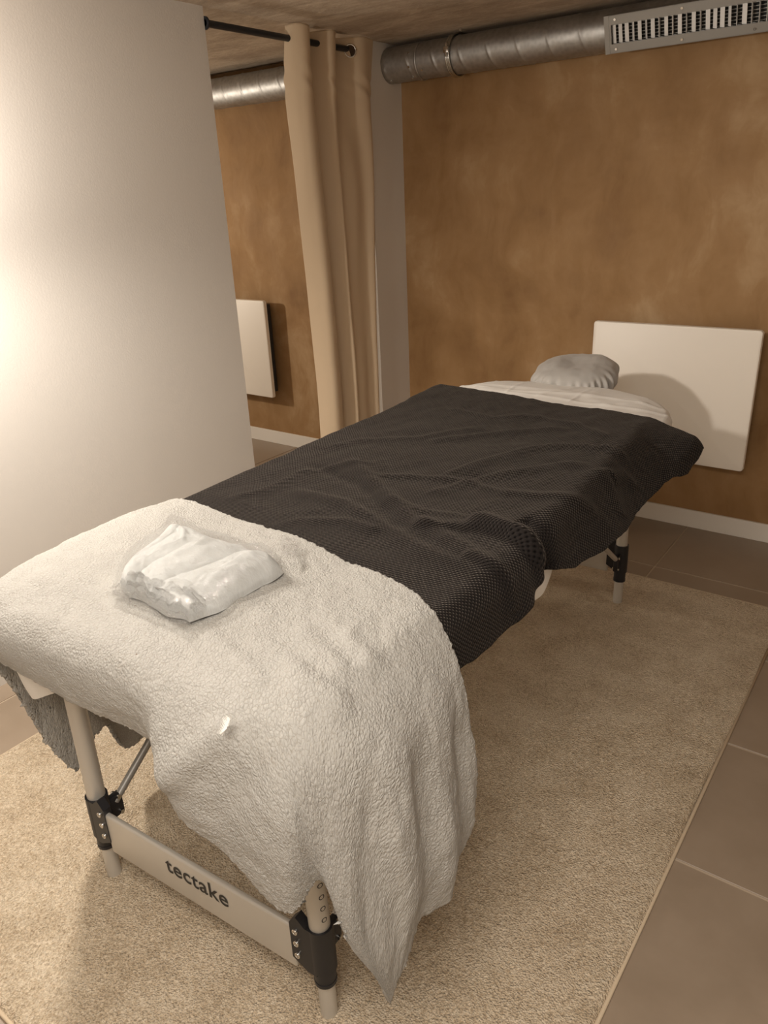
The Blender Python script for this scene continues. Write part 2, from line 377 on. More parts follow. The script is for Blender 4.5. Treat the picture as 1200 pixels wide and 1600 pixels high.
# ------------------------------------------------------------------ massage table (own frame: x = v across, y = u along)
TA = math.radians(3.2); TP0 = (-.969, .633, 0)
table = empty('massage_table', TP0, TA, 'white aluminium folding massage table standing on the beige rug', 'massage table')
def frame_child(name, loc=(0, 0, 0)): pass
VC = .012
bm = bmesh.new(); add_box(bm, (VC, .885, .672), (.70, 1.90, .060), .028, seg=4)
top = obj('tabletop', bm, VINYL, table, auto=40)
for sx in (-1, 1):
    bm = bmesh.new(); add_box(bm, (VC + sx * .325, .885, .622), (.022, 1.86, .040), .004); obj('side_rail', bm, ALU, table, auto=40)
for y in (-.03, .86, .91, 1.80):
    bm = bmesh.new(); add_box(bm, (VC, y, .622), (.626, .022, .040), .004); obj('cross_rail', bm, ALU, table, auto=40)
def leg(v0, u0, su, sv):
    """one height-adjustable leg; sv = direction to the inside, su = direction along the table towards its middle"""
    bm = bmesh.new(); add_tube(bm, (v0, u0, .170), (v0 + sv * .010, u0, .610), .0190, 32)
    lg = obj('leg', bm, ALU, table, auto=40)
    bm = bmesh.new(); add_tube(bm, (v0, u0, .010), (v0, u0, .180), .0158, 32)
    obj('lower_leg', bm, ALU, lg, auto=40)
    bm = bmesh.new(); add_tube(bm, (v0, u0, .002), (v0, u0, .0105), .0150, 32, .0164)
    obj('rubber_foot', bm, BLACK, lg, auto=40)
    # sleeve with a flat clamping tab
    bm = bmesh.new()
    add_tube(bm, (v0, u0, .134), (v0 + sv * .001, u0, .236), .0232, 32); add_tube(bm, (v0, u0, .104), (v0, u0, .140), .0198, 32)
    add_tube(bm, (v0, u0, .098), (v0, u0, .106), .0206, 32)
    yf = u0 - su * .0225
    # tab outline with an angled top corner
    out = [(0, .128), (.020, .128), (.052, .146), (.052, .232), (.036, .252), (.018, .236), (0, .236)]
    a = [bm.verts.new((v0 + sv * q[0], yf, q[1])) for q in out]; b = [bm.verts.new((v0 + sv * q[0], yf + su * .018, q[1])) for q in out]
    n = len(out)
    bm.faces.new(a); bm.faces.new(b[::-1])
    for i in range(n): bm.faces.new((a[i], b[i], b[(i + 1) % n], a[(i + 1) % n]))
    # strut lug pointing to the middle of the table
    add_box(bm, (v0 + sv * .004, u0 + su * .034, .180), (.016, .036, .056), .004)
    bmesh.ops.recalc_face_normals(bm, faces=bm.faces)
    br = obj('clamp_bracket', bm, BLACK, lg, auto=35)
    for z in (.160, .189, .218):
        bm = bmesh.new()
        add_tube(bm, (v0 + sv * .038, yf - su * .0035, z), (v0 + sv * .038, yf + su * .002, z), .0056, 16)
        add_torus(bm, (v0 + sv * .038, yf - su * .003, z), (0, 1, 0), .0048, .0014, 16, 6)
        obj('screw', bm, CHROME, lg, True)
    for z in (.160, .201):
        bm = bmesh.new(); add_tube(bm, (v0 - sv * .008, u0 + su * .042, z), (v0 + sv * .016, u0 + su * .042, z), .0052, 14)
        obj('lug_bolt', bm, CHROME, lg, auto=40)
    for k in range(6 if (su > 0 and sv < 0) else 0):
        bm = bmesh.new()
        z = .262 + k * .026; a0 = math.radians(-18)
        c = Vector((v0 + sv * .010 * (z - .17) / .44 + math.cos(a0) * .0185, u0 + math.sin(a0) * .0185, z)); ax = Vector((math.cos(a0), math.sin(a0), 0))
        add_torus(bm, c, ax, .0046, .0009, 14, 5)
        obj('height_hole', bm, INK, lg, True)
    # diagonal strut
    bm = bmesh.new(); add_tube(bm, (v0 + sv * .006, u0 + su * .035, .190), (v0 + sv * .010, u0 + su * .60, .604), .0085, 16)
    obj('strut', bm, ALUD if (su > 0 and sv > 0) else ALU, table, auto=40)
LU1 = 1.715
leg(-.300, 0, 1, 1); leg(.300, 0, 1, -1); leg(-.300, LU1, -1, 1); leg(.300, LU1, -1, -1)
def panel(u0, s):
    bm = bmesh.new(); add_box(bm, (0, u0 - s * .014, .168), (.506, .013, .104), .005, seg=3)
    return obj('end_panel', bm, ALU, table, auto=50)
fp = panel(0, 1); panel(LU1, -1)
tc = D.curves.new('lettering', 'FONT'); tc.body = 'tectake'; tc.size = .058; tc.offset = .0008; tc.space_character = 1.06
to = D.objects.new('tmp_text', tc); COL.objects.link(to)
bpy.context.view_layer.update()
me = D.meshes.new_from_object(to.evaluated_get(bpy.context.evaluated_depsgraph_get())); D.objects.remove(to)
xs = [v_.co.x for v_ in me.vertices]; W0 = max(xs) - min(xs); k = .168 / W0
for v_ in me.vertices:
    x, y = (v_.co.x - min(xs)) * k, v_.co.y * k
    v_.co = (-.073 + x, -.0213, .168 + y)
me.name = 'lettering'; me.materials.clear(); lt = link('lettering', me, INK, fp)

# ------------------------------------------------------------------ shared draping code
def plan(c0, c1, w0, w1, rc, n=400):
    """closed rounded-rectangle outline sampled by arc length, counter-clockwise from the middle of the front side"""
    pts = []
    def arc(cx, cy, a0, rr):
        return [(cx + rr * math.cos(a0 + PI / 2 * t / 14), cy + rr * math.sin(a0 + PI / 2 * t / 14)) for t in range(15)]
    rf, rb = rc
    pts = [((c0 + c1) / 2, w0)] + arc(c1 - rf, w0 + rf, -PI / 2, rf) + arc(c1 - rb, w1 - rb, 0, rb) + arc(c0 + rb, w1 - rb, PI / 2, rb) + arc(c0 + rf, w0 + rf, PI, rf) + [((c0 + c1) / 2, w0)]
    P_ = np.array(pts); d = np.concatenate([[0], np.cumsum(np.hypot(*np.diff(P_, axis=0).T))]); s = np.linspace(0, d[-1], n, endpoint=False)
    x = np.interp(s, d, P_[:, 0]); y = np.interp(s, d, P_[:, 1])
    tx = np.gradient(x); ty = np.gradient(y); L = np.hypot(tx, ty)
    return x, y, ty / L, -tx / L, s
# fitted sheet: top, rounded shoulder, skirt with sagging pockets
TOPZ = .727
x, y, nxn, nyn, s = plan(-.412, .432, -.070, 1.965, (.07, .34), 720)
prof = []
for t in np.linspace(0, 1, 26): prof.append(('top', t))
rows = []
cxm = .015
for kk in range(60):
    rows.append(None)
P = []
x = np.where(x > 0, x - .020 * np.clip((1.0 - y) / .4, 0, 1) * np.clip(x / .3, 0, 1), x)
smooth_sag = .5 * fbm(s * 7, s * 0, 21)
corner_fl = np.exp(-(((x + .37) / .13) ** 2 + ((y + .05) / .09) ** 2))
lobe = np.exp(-(((x - .40) / .04) ** 2 + ((y - .665) / .080) ** 2))
hem = .628 + .010 * smooth_sag - .085 * corner_fl * (1 - .35 * (x + .37 > .1)) - .085 * lobe - .02 * (y > 1.5)
hem -= .045 * np.clip((-.045 - y) / .02, 0, 1) * np.clip((.30 - x) / .4, 0, 1)
rr = .030
for t in np.linspace(0, 1, 120)[1:]:            # top, towards the shoulder
    yy = .9 + (y - .9) * t ** 1.0; xx = cxm + (x - cxm) * t
    z = TOPZ + .006 * fbm(xx * 5, yy * 5, 31) * 1.0 + .0045 * np.exp(-((yy - 1.78 - .03 * np.sin(xx * 9)) / .012) ** 2) + .004 * np.exp(-((yy - 1.72 + .05 * xx) / .010) ** 2)
    z = z - .010 * np.clip((t - .85) / .15, 0, 1) ** 2
    for q0, q1, am, wd in (((-.30, 1.74), (-.27, 1.93), .004, .006), ((-.15, 1.70), (-.16, 1.95), .004, .006), ((-.02, 1.72), (.06, 1.94), .005, .007), ((.10, 1.70), (.10, 1.90), .004, .006), ((.16, 1.66), (.34, 1.80), .006, .009), ((.24, 1.60), (.39, 1.66), .005, .009), ((-.30, 1.80), (.30, 1.84), .004, .008)):
        L2 = (q1[0] - q0[0]) ** 2 + (q1[1] - q0[1]) ** 2; tq = np.clip(((xx - q0[0]) * (q1[0] - q0[0]) + (yy - q0[1]) * (q1[1] - q0[1])) / L2, 0, 1)
        z = z + am * .55 * np.exp(-(np.hypot(xx - q0[0] - tq * (q1[0] - q0[0]), yy - q0[1] - tq * (q1[1] - q0[1])) / wd) ** 2)
    P.append(np.stack([xx - nxn * rr * (t > 0), yy - nyn * rr * t, z], -1))
P = [P[i] if i < len(P) - 1 else P[i] for i in range(len(P))]
z_sh = P[-1][:, 2].copy()
for a in np.linspace(0, PI / 2, 8)[1:]:
    P.append(np.stack([x - nxn * rr * (1 - math.sin(a)), y - nyn * rr * (1 - math.sin(a)), z_sh - rr * (1 - math.cos(a))], -1))
for t in np.linspace(0, 1, 18)[1:]:
    z = (z_sh - rr) * (1 - t) + hem * t
    pk = .010 * np.sin(s * 62 + 2 * np.sin(s * 9)) * t * (.35 + .65 * (corner_fl + lobe)) + .006 * fbm(s * 16, s * 0 + t, 41) * t
    tuck = -.020 * t ** 3
    ox = pk + tuck
    P.append(np.stack([x + nxn * ox, y + nyn * ox, z], -1))
P = np.array(P)
sheet = empty('fitted_sheet', TP0, TA, 'white fitted cotton sheet stretched over the massage table top', 'sheet')
sh_o = grid_mesh('sheet_cloth', P, SHEET, sheet, closed_u=True)
# close the middle
bm = bmesh.new(); bm.from_mesh(sh_o.data)
bm.verts.ensure_lookup_table(); bm.faces.new([bm.verts[i] for i in range(720)]); bm.normal_update(); bm.to_mesh(sh_o.data); bm.free()
# a gathered crease line along the head end
# ------------------------------------------------------------------ charcoal waffle blanket
NU, NV = 560, 420
U0, U1 = .17, 1.66
uu = np.linspace(U0, U1, NU)[:, None] * np.ones((1, NV)); tt = np.linspace(0, 1, NV)[None, :] * np.ones((NU, 1))
kU = [0.0, .2, .45, .70, 1.0, 1.3, 1.55, 1.70]
ovl = np.interp(uu, [0, .4, .7, .9, 1.1, 1.3, 1.5, 1.66], [-.60, -.58, -.54, -.47, -.425, -.402, -.388, -.372])   # left border, flat metres
ovr = np.interp(uu, [0, .25, .40, .50, .555, .60, .66, .80, 1.0, 1.25, 1.45, 1.53], [.525, .525, .52, .512, .50, .482, .49, .525, .55, .545, .545, .556])
ovr = ovr + .004 * fbm(uu * 14, uu * 0, 5)
vv = ovl + (ovr - ovl) * tt
# the head edge runs slightly askew
uend = 1.645 - .145 * (tt - 0.0) ** 1.15 + .006 * np.sin(tt * 11) + .004 * fbm(tt * 18, tt * 0, 8)
uu = U0 + (uu - U0) * (uend - U0) / (U1 - U0)
EL, ER, rr2 = -.405, .430, .045
TZ = .742
def wrap(v_, u_, lift, slantR, slantL):
    """flat cloth coordinate -> position over the rounded table edges"""
    e1 = ER - rr2; e0 = EL + rr2
    X = v_.copy(); Z = np.full_like(v_, TZ); nxx = np.zeros_like(v_); nz = np.ones_like(v_)
    for sgn, e, sl in ((1, e1, slantR), (-1, e0, slantL)):
        dd = (v_ - e) * sgn; m = dd > 0
        ang = np.minimum(dd / rr2, sl)
        rest = np.maximum(dd - rr2 * sl, 0)
        xx = e + sgn * (rr2 * np.sin(ang) + rest * np.cos(sl)); zz = TZ - rr2 * (1 - np.cos(ang)) - rest * np.sin(sl)
        X = np.where(m, xx, X); Z = np.where(m, zz, Z); nxx = np.where(m, sgn * np.sin(ang), nxx); nz = np.where(m, np.cos(ang), nz)
    return X + nxx * lift, Z + nz * lift
def ridge(v_, u_, pts, amp, wid, sharp=1.0, taper=.12):
    """smooth crest along a polyline"""
    best = np.full_like(v_, 9.0); pr = np.zeros_like(v_); tot = 0; L = [0]
    for a, b in zip(pts[:-1], pts[1:]): tot += math.hypot(b[0] - a[0], b[1] - a[1]); L.append(tot)
    for i, (a, b) in enumerate(zip(pts[:-1], pts[1:])):
        dx, dy = b[0] - a[0], b[1] - a[1]; l2 = dx * dx + dy * dy
        t = np.clip(((v_ - a[0]) * dx + (u_ - a[1]) * dy) / l2, 0, 1)
        ex, ey = v_ - a[0] - t * dx, u_ - a[1] - t * dy; d_ = np.hypot(ex, ey); sd = np.sign(ex * dy - ey * dx)
        m = d_ < np.abs(best); best = np.where(m, d_ * np.where(sd == 0, 1, sd), best); pr = np.where(m, L[i] + t * math.sqrt(l2), pr)
    w = wid * np.where(best > 0, sharp, 1 / sharp)
    fade = np.clip(pr / (taper * tot), 0, 1) * np.clip((tot - pr) / (taper * tot), 0, 1)
    return amp * np.exp(-(best / w) ** 2) * (fade * fade * (3 - 2 * fade))
RD = [([(-0.087, 1.033), (0.028, 1.173), (0.132, 1.269), (0.242, 1.335)], 0.0051, 0.0176, 1.4), ([(0.086, 0.794), (0.136, 0.952), (0.194, 1.088), (0.253, 1.158), (0.37, 1.197), (0.457, 1.193)], 0.00723, 0.0187, 1.5), ([(0.114, 0.688), (0.178, 0.84), (0.244, 0.927), (0.308, 1.016), (0.388, 1.066)], 0.00765, 0.0198, 1.5), ([(0.172, 0.536), (0.245, 0.56), (0.317, 0.583), (0.385, 0.581), (0.458, 0.551)], 0.0102, 0.0242, 0.7), ([(-0.21, 0.84), (-0.016, 0.699), (0.151, 0.571), (0.264, 0.52), (0.359, 0.473), (0.428, 0.45)], 0.0085, 0.0242, 1.3), ([(-0.196, 0.585), (-0.014, 0.566), (0.15, 0.496), (0.254, 0.448), (0.351, 0.423), (0.434, 0.384)], 0.00765, 0.022, 1.3), ([(-0.105, 0.369), (-0.047, 0.448), (0.043, 0.487), (0.147, 0.476)], 0.00595, 0.0176, 1.3), ([(-0.024, 0.327), (0.079, 0.371), (0.195, 0.369), (0.322, 0.331)], 0.00765, 0.0198, 0.8), ([(-0.277, 0.452), (-0.238, 0.54), (-0.239, 0.687), (-0.18, 0.77), (-0.09, 0.842)], 0.0051, 0.0165, 1.2), ([(-0.306, 0.853), (-0.259, 0.97), (-0.111, 1.074), (0.005, 1.245)], 0.00425, 0.0176, 1.2), ([(-0.095, 0.733), (0.018, 0.79), (0.144, 0.818), (0.278, 0.78)], 0.00425, 0.0154, 1.2), ([(0.074, 1.411), (0.229, 1.371), (0.372, 1.271)], 0.00425, 0.0154, 1.2), ([(-0.191, 1.372), (-0.016, 1.332), (0.091, 1.419)], 0.0034, 0.0154, 1.2), ([(0.434, 1.047), (0.457, 1.126), (0.505, 1.15)], 0.00765, 0.0198, 1.0), ([(-0.271, 0.753), (-0.057, 0.679), (0.136, 0.543)], -0.0051, 0.0198, 1.0), ([(0.042, 0.638), (0.158, 0.613), (0.279, 0.618), (0.356, 0.64)], 0.00425, 0.0154, 1.2), ([(0.27, 0.61), (0.34, 0.595), (0.43, 0.565), (0.5, 0.56)], 0.018, 0.028, 0.8), ([(0.36, 0.66), (0.42, 0.645), (0.5, 0.64)], -0.014, 0.025, 1.0), ([(0.33, 0.46), (0.42, 0.45), (0.5, 0.44)], 0.01, 0.02, 1.0), ([(0.35, 0.35), (0.42, 0.34), (0.5, 0.33)], 0.008, 0.018, 1.0), ([(0.4, 1.05), (0.47, 1.02), (0.52, 0.98)], 0.006, 0.03, 1.0), ([(0.25, 0.78), (0.33, 0.8), (0.4, 0.83), (0.48, 0.9)], 0.006, 0.02, 1.0)]
lift = .0035 * fbm(vv * 7, uu * 5, 51) + .0016 * fbm(vv * 22, uu * 13, 52)
for pts, amp, wid, shp in RD: lift = lift + ridge(vv, uu, pts, amp, wid, shp)
lift = lift + .010 * np.clip((.12 - uu) / .1, 0, 1) * 0
lift = lift * np.clip((uu - .36) / .14, .15, 1) - .006 * np.clip((.46 - uu) / .12, 0, 1)
slR = np.interp(uu, [0, .3, .45, .55, .62, .75, 1.0, 1.2, 1.35, 1.47, 1.53], [1.55, 1.50, 1.45, 1.50, 1.40, 1.20, .96, .85, .55, .24, .18])
out_r = np.clip((vv - .40) / .10, 0, 1)
fl = .020 * np.exp(-((uu - .50) / .045) ** 2) - .018 * np.exp(-((uu - .62) / .04) ** 2) + .010 * np.exp(-((uu - .90) / .10) ** 2) 
lift = lift + out_r * fl
X, Z = wrap(vv, uu, lift, slR, np.full_like(uu, 1.45))
X = X - .010 * np.clip((.37 - uu) / .10, 0, 1) * np.clip((vv - .35) / .06, 0, 1)
X = X + .020 * np.clip((.37 - uu) / .10, 0, 1) * np.clip((-vv - .35) / .06, 0, 1)
Z = Z - 26 * np.maximum(vv - .530, 0) ** 2 * np.clip((uu - 1.2) / .2, 0, 1)
P = np.stack([X, uu, Z], -1)
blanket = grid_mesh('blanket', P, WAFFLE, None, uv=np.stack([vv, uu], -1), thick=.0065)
blanket.location = TP0; blanket.rotation_euler = (0, 0, TA)
tag(blanket, 'charcoal waffle fleece blanket spread over most of the table', 'blanket')

# ------------------------------------------------------------------ sherpa throw over the foot end
KC = [0, .5, 1, 2, 3, 3.8, 4.3, 5, 6, 7, 7.45, 8, 9, 10, 11]
ROWS = [[(-0.455, 0.34, 0.19), (-0.465, 0.37, 0.38), (-0.475, 0.385, 0.56), (-0.41, 0.405, 0.746), (-0.2, 0.385, 0.76), (0, 0.355, 0.762), (0.1, 0.335, 0.762), (0.2, 0.31, 0.762), (0.29, 0.29, 0.761), (0.36, 0.265, 0.756), (0.395, 0.25, 0.742), (0.44, 0.232, 0.69), (0.47000000000000003, 0.228, 0.56), (0.483, 0.222, 0.42), (0.478, 0.185, 0.325)], [(-0.455, 0.25, 0.16), (-0.47, 0.25, 0.36), (-0.475, 0.25, 0.56), (-0.425, 0.24, 0.744), (-0.2, 0.24, 0.761), (0, 0.22, 0.761), (0.1, 0.2, 0.761), (0.2, 0.18, 0.761), (0.29, 0.165, 0.76), (0.36, 0.15, 0.754), (0.395, 0.14, 0.742), (0.443, 0.13, 0.69), (0.47600000000000003, 0.135, 0.56), (0.495, 0.135, 0.42), (0.486, 0.13, 0.305)], [(-0.455, 0.18, 0.165), (-0.46, 0.16, 0.36), (-0.465, 0.12, 0.56), (-0.425, 0.06, 0.735), (-0.2, 0.07, 0.76), (0, 0.07, 0.761), (0.1, 0.06, 0.761), (0.2, 0.05, 0.761), (0.29, 0.04, 0.759), (0.355, 0.03, 0.752), (0.39, 0.02, 0.735), (0.438, 0.015, 0.685), (0.47000000000000003, 0.025, 0.56), (0.49, 0.045, 0.42), (0.483, 0.07, 0.3)], [(-0.425, 0.125, 0.275), (-0.455, 0.09, 0.4), (-0.46, 0.035, 0.57), (-0.415, -0.05, 0.715), (-0.2, -0.075, 0.735), (0, -0.08, 0.741), (0.1, -0.083, 0.735), (0.17, -0.085, 0.735), (0.26, -0.088, 0.733), (0.335, -0.088, 0.722), (0.37, -0.085, 0.71), (0.405, -0.07, 0.675), (0.453, -0.05, 0.55), (0.47600000000000003, -0.02, 0.41), (0.47600000000000003, 0.01, 0.27)], [(-0.44, 0.08, 0.225), (-0.45, 0.04, 0.37), (-0.452, 0, 0.52), (-0.41, -0.098, 0.662), (-0.2, -0.112, 0.675), (0, -0.115, 0.668), (0.085, -0.118, 0.655), (0.145, -0.145, 0.635), (0.26, -0.14, 0.6), (0.335, -0.142, 0.585), (0.375, -0.137, 0.585), (0.395, -0.115, 0.585), (0.425, -0.095, 0.485), (0.458, -0.065, 0.365), (0.468, -0.015, 0.235)], [(-0.442, 0.045, 0.2), (-0.447, 0.005, 0.3), (-0.445, -0.03, 0.44), (-0.4, -0.095, 0.612), (-0.2, -0.1, 0.612), (0, -0.1, 0.605), (0.11, -0.1, 0.588), (0.145, -0.135, 0.54), (0.235, -0.13, 0.495), (0.335, -0.128, 0.432), (0.372, -0.125, 0.445), (0.392, -0.1, 0.487), (0.425, -0.092, 0.4), (0.456, -0.065, 0.3), (0.463, -0.033, 0.197)]]
KR = [0, 1, 2, 3, 4, 5]
A = np.array(ROWS, float)                                    # rows, cols, 3
cs = np.interp(np.linspace(0, 1, 470), np.linspace(0, 1, len(KC)), KC); rs = np.linspace(0, 5, 300)
G = spline_eval(KR, A, rs)                                   # (300, cols, 3)
G = np.moveaxis(spline_eval(KC, np.moveaxis(G, 1, 0), cs), 0, 1)
du = np.gradient(G, axis=1); dv = np.gradient(G, axis=0); n = np.cross(dv, du); n /= np.linalg.norm(n, axis=-1, keepdims=True) + 1e-12
su = np.concatenate([np.zeros((len(rs), 1)), np.cumsum(np.linalg.norm(np.diff(G, axis=1), axis=-1), 1)], 1); su = su - su[:, 170:171]
sv_ = np.concatenate([np.zeros((1, len(cs))), np.cumsum(np.linalg.norm(np.diff(G, axis=0), axis=-1), 0)], 0)
disp = .0040 * fbm(su * 7, sv_ * 7, 61, 2) + .0011 * fbm(su * 30, sv_ * 30, 62, 2) + .0006 * fbm(su * 110, sv_ * 110, 63, 2)
for pts, amp, wid, shp in [([(0.22, 0.1), (0.3, 0.06), (0.38, 0.04)], 0.006, 0.02, 1.2), ([(0.26, 0.02), (0.33, -0.01), (0.41, 0.0)], 0.008, 0.022, 1.2), ([(0.1, 0.02), (0.2, -0.02), (0.3, -0.05)], 0.006, 0.02, 1.0), ([(0.3, 0.14), (0.33, 0.1), (0.4, 0.08)], 0.007, 0.018, 1.0), ([(-0.35, 0.02), (-0.2, 0), (-0.05, 0.01)], 0.006, 0.03, 1.0), ([(-0.1, 0.12), (0.05, 0.09), (0.2, 0.1)], 0.004, 0.02, 1.0), ([(-0.3, -0.07), (-0.1, -0.08), (0.12, -0.085)], 0.004, 0.02, 1.0)]: disp = disp + ridge(G[..., 0], G[..., 1], pts, amp, wid, shp, .2) * (G[..., 2] > .60)
# soft vertical flutes on the right hanging side
side = np.clip((G[..., 0] - .42) / .03, 0, 1) * np.clip((.70 - G[..., 2]) / .12, 0, 1)
disp = disp + side * (.0065 * np.sin((G[..., 1] - .10 * (G[..., 2] - .5)) * 56 + .9) + .006 * fbm(G[..., 1] * 20, G[..., 2] * 4, 64))
for pts, amp, wid, shp in [([(0.3, 0.74), (0.22, 0.665), (0.16, 0.6), (0.14, 0.56)], 0.013, 0.026, 1.2), ([(0.36, 0.72), (0.28, 0.62), (0.22, 0.54)], -0.006, 0.03, 1.0), ([(0.08, 0.7), (0.06, 0.62)], -0.004, 0.03, 1.0)]: disp = disp + ridge(G[..., 0], G[..., 2], pts, amp, wid, shp, .25) * np.clip((-.06 - G[..., 1]) / .03, 0, 1)
tipf = np.clip((cs[None] - 8.6) / 1.2, 0, 1) * np.clip((rs[:, None] - 3.8) / .8, 0, 1)
disp = disp * (1 - .85 * tipf)
S_ = G + n * disp[..., None]
# ragged woolly border
edge = np.minimum(np.minimum(np.arange(300)[:, None], 299 - np.arange(300)[:, None]) / 3.0, np.minimum(np.arange(470)[None], 469 - np.arange(470)[None]) / 3.0)
fuz = np.clip(1 - edge, 0, 1)[..., None]
S_ = S_ + fuz * (1 - .9 * tipf[..., None]) * .0012 * np.stack([fbm(su * 160, sv_ * 160, 71), fbm(su * 160, sv_ * 160, 72), fbm(su * 160, sv_ * 160, 73)], -1)
sherpa = grid_mesh('throw', S_, SHERPA, None, uv=np.stack([su, sv_], -1), thick=.009, nr=None)
sherpa.location = TP0; sherpa.rotation_euler = (0, 0, TA)
tag(sherpa, 'cream sherpa fleece throw draped over the foot end of the table', 'throw')

# ------------------------------------------------------------------ packed linen in a clear bag
def uvz(c, s, t):   # bilinear quad
    return (1 - t)[..., None] * ((1 - s)[..., None] * c[0] + s[..., None] * c[1]) + t[..., None] * ((1 - s)[..., None] * c[3] + s[..., None] * c[2])
QC = np.array([(-0.247, 0.266), (0.107, 0.229), (0.095, -0.003), (-0.141, 0.035)])        # back-left, back-right, front-right, front-left (table frame)
bag = empty('bagged_linen', TP0, TA, 'folded white linen in a crinkled clear plastic bag on the sherpa throw', 'linen pack')
n_ = 260
s_, t_ = np.meshgrid(np.linspace(0, 1, n_), np.linspace(0, 1, n_))
base = uvz(QC, s_, t_)
wq = np.stack([fbm(s_ * 3, t_ * 3, 120, 2), fbm(s_ * 3 + 9, t_ * 3, 121, 2)], -1) * .008
cq = np.clip((np.hypot(2 * s_ - 1, 2 * t_ - 1) - 1.12) / .30, 0, 1)[..., None] * .014
base = base + wq + (QC.mean(0) - base) / .15 * cq
def pillow(p): return (1 - np.abs(2 * s_ - 1) ** p) * (1 - np.abs(2 * t_ - 1) ** p)
fold = .003 * np.abs(fbm(s_ * 3.2 + t_ * 2.2, t_ * 2.4 - s_ * 1.8, 81)) + .0022 * fbm(s_ * 9, t_ * 6, 82)
sw = s_ + .17 * vnoise(t_ * 2.3, s_ * 1.5, 83) + .05 * (t_ - .5)
rid = 0
for c0_, w_, h_ in ((.88, .19, .026), (.58, .17, .021), (.31, .15, .018), (.08, .14, .017)):
    q_ = np.clip(1 - ((sw - c0_) / w_) ** 2, 0, 1); rid = np.maximum(rid, h_ * np.sqrt(q_) * (.75 + .25 * np.sin(t_ * 5 + c0_ * 9)))
for pts, amp, wid in ([((.95, .05), (.80, .30), (.78, .50)), .006, .035], [((1.0, .30), (.86, .40), (.84, .6)), .005, .03], [((.70, .0), (.62, .25), (.50, .45)), .006, .03], [((.42, .1), (.48, .4), (.40, .62)), .006, .03], [((.2, .1), (.28, .35), (.2, .6)), .006, .03]):
    rid = rid + ridge(s_, t_, list(pts), amp, wid, 1.6, .2)
hgt = .024 * np.clip(pillow(12), 0, 1) ** .42 * (.85 + .15 * s_) + (fold + rid) * np.clip(pillow(6), 0, 1)
TZB = .763
Pt = np.concatenate([base, (TZB + hgt)[..., None]], -1)
Pb = np.concatenate([base, (TZB + .001 + 0 * hgt)[..., None]], -1)
lin = grid_mesh('folded_linen', Pt, BEDLIN, bag, thick=0)
bot = grid_mesh('linen_underside', Pb[:, ::-1], BEDLIN, bag)
# stacked fold layers showing at the front side
c2 = QC.mean(0); QF = c2 + (QC - c2) * 1.03
base2 = uvz(QF, s_, t_) + wq + (QC.mean(0) - base) / .15 * cq * .8
rl = random.Random(5)
def streaks(n, amp, wid, lo=.15, hi=.6):
    o_ = 0
    for k in range(n):
        a0, b0 = rl.random(), rl.random(); an = rl.gauss(.15, .55); L_ = rl.uniform(lo, hi)
        pp = [(a0, b0), (a0 + L_ * .5 * math.cos(an), b0 + L_ * .5 * math.sin(an)), (a0 + L_ * math.cos(an + rl.gauss(0, .25)), b0 + L_ * math.sin(an))]
        o_ = np.maximum(o_, ridge(s_, t_, pp, amp * rl.uniform(.5, 1.2), wid * rl.uniform(.7, 1.6), 1.8, .3))
    return o_
cr = .005 * np.abs(fbm(s_ * 5 + 3, t_ * 5, 91)) + streaks(34, .0050, .010) + .003 * np.abs(fbm(s_ * 16, t_ * 16, 92)) * np.clip(1.2 - 2 * s_ + (t_ - .5), 0, 1)
hf = (.029 * np.clip(pillow(12), 0, 1) ** .40 + (fold + .85 * rid + .004) * np.clip(pillow(6), 0, 1) + cr + .003)
Pf = np.concatenate([base2, (TZB + hf)[..., None]], -1)
grid_mesh('plastic_bag', Pf, FILM, bag, uv=base2)
# empty crinkled end of the bag lying on the throw
QT = np.array([(-0.12, 0.056), (0.084, 0.05), (0.099, -0.018), (-0.112, -0.007)])
base3 = uvz(QT, s_, t_); edg = np.clip(pillow(4), 0, 1)
hh = .010 + .016 * edg * np.abs(fbm(s_ * 5, t_ * 5, 95)) + .006 * np.abs(fbm(s_ * 12, t_ * 12, 96)) + streaks(30, .009, .03, .2, .6) + .022 * (1 - t_) ** 1.5 * np.clip(pillow(6), 0, 1)
wob = .006 * np.stack([fbm(s_ * 7, t_ * 3, 97), fbm(s_ * 5, t_ * 6, 98)], -1)
grid_mesh('bag_flap', np.concatenate([base3 + wob, (TZB + hh)[..., None]], -1), FILM2, bag, uv=base3)
QT2 = np.array([(0.026, 0.301), (0.06, 0.315), (0.091, 0.261), (0.082, 0.234)])
b4 = uvz(QT2, s_, t_)
grid_mesh('bag_corner', np.concatenate([b4, (TZB + .010 + .008 * np.abs(fbm(s_ * 6, t_ * 6, 99)) + .016 * (1 - s_))[..., None]], -1), FILM, bag, uv=b4)

# ------------------------------------------------------------------ tiny feather caught on the throw
bm = bmesh.new()
fth = (0.285, -0.118, 0.742)
fc = Vector(fth); ax = Vector((-.25, -.35, -.9)).normalized(); sd = Vector((.85, -.3, -.1)).normalized(); up_ = ax.cross(sd).normalized()
if up_.y > 0: up_ = -up_
add_tube(bm, fc, fc + ax * .026 + up_ * .003, .0005, 6)
for k in range(26):
    t = k / 25
    for sg in (-1, 1):
        b0 = fc + ax * (.024 * t) + up_ * (.004 * t * t); ln_ = .007 * math.sin(PI * min(1, t * .85 + .12)) + .002
        b1 = b0 + sd * sg * ln_ - ax * ln_ * .9 + up_ * (.004 + .003 * random.random())
        wv = ax * .0009
        f_ = [bm.verts.new(q) for q in (b0 - wv, b0 + wv, b1)]; bm.faces.new(f_)
o = obj('feather', bm, FEATH); o.location = TP0; o.rotation_euler = (0, 0, TA)
tag(o, 'tiny white down feather stuck to the front of the cream throw', 'feather')

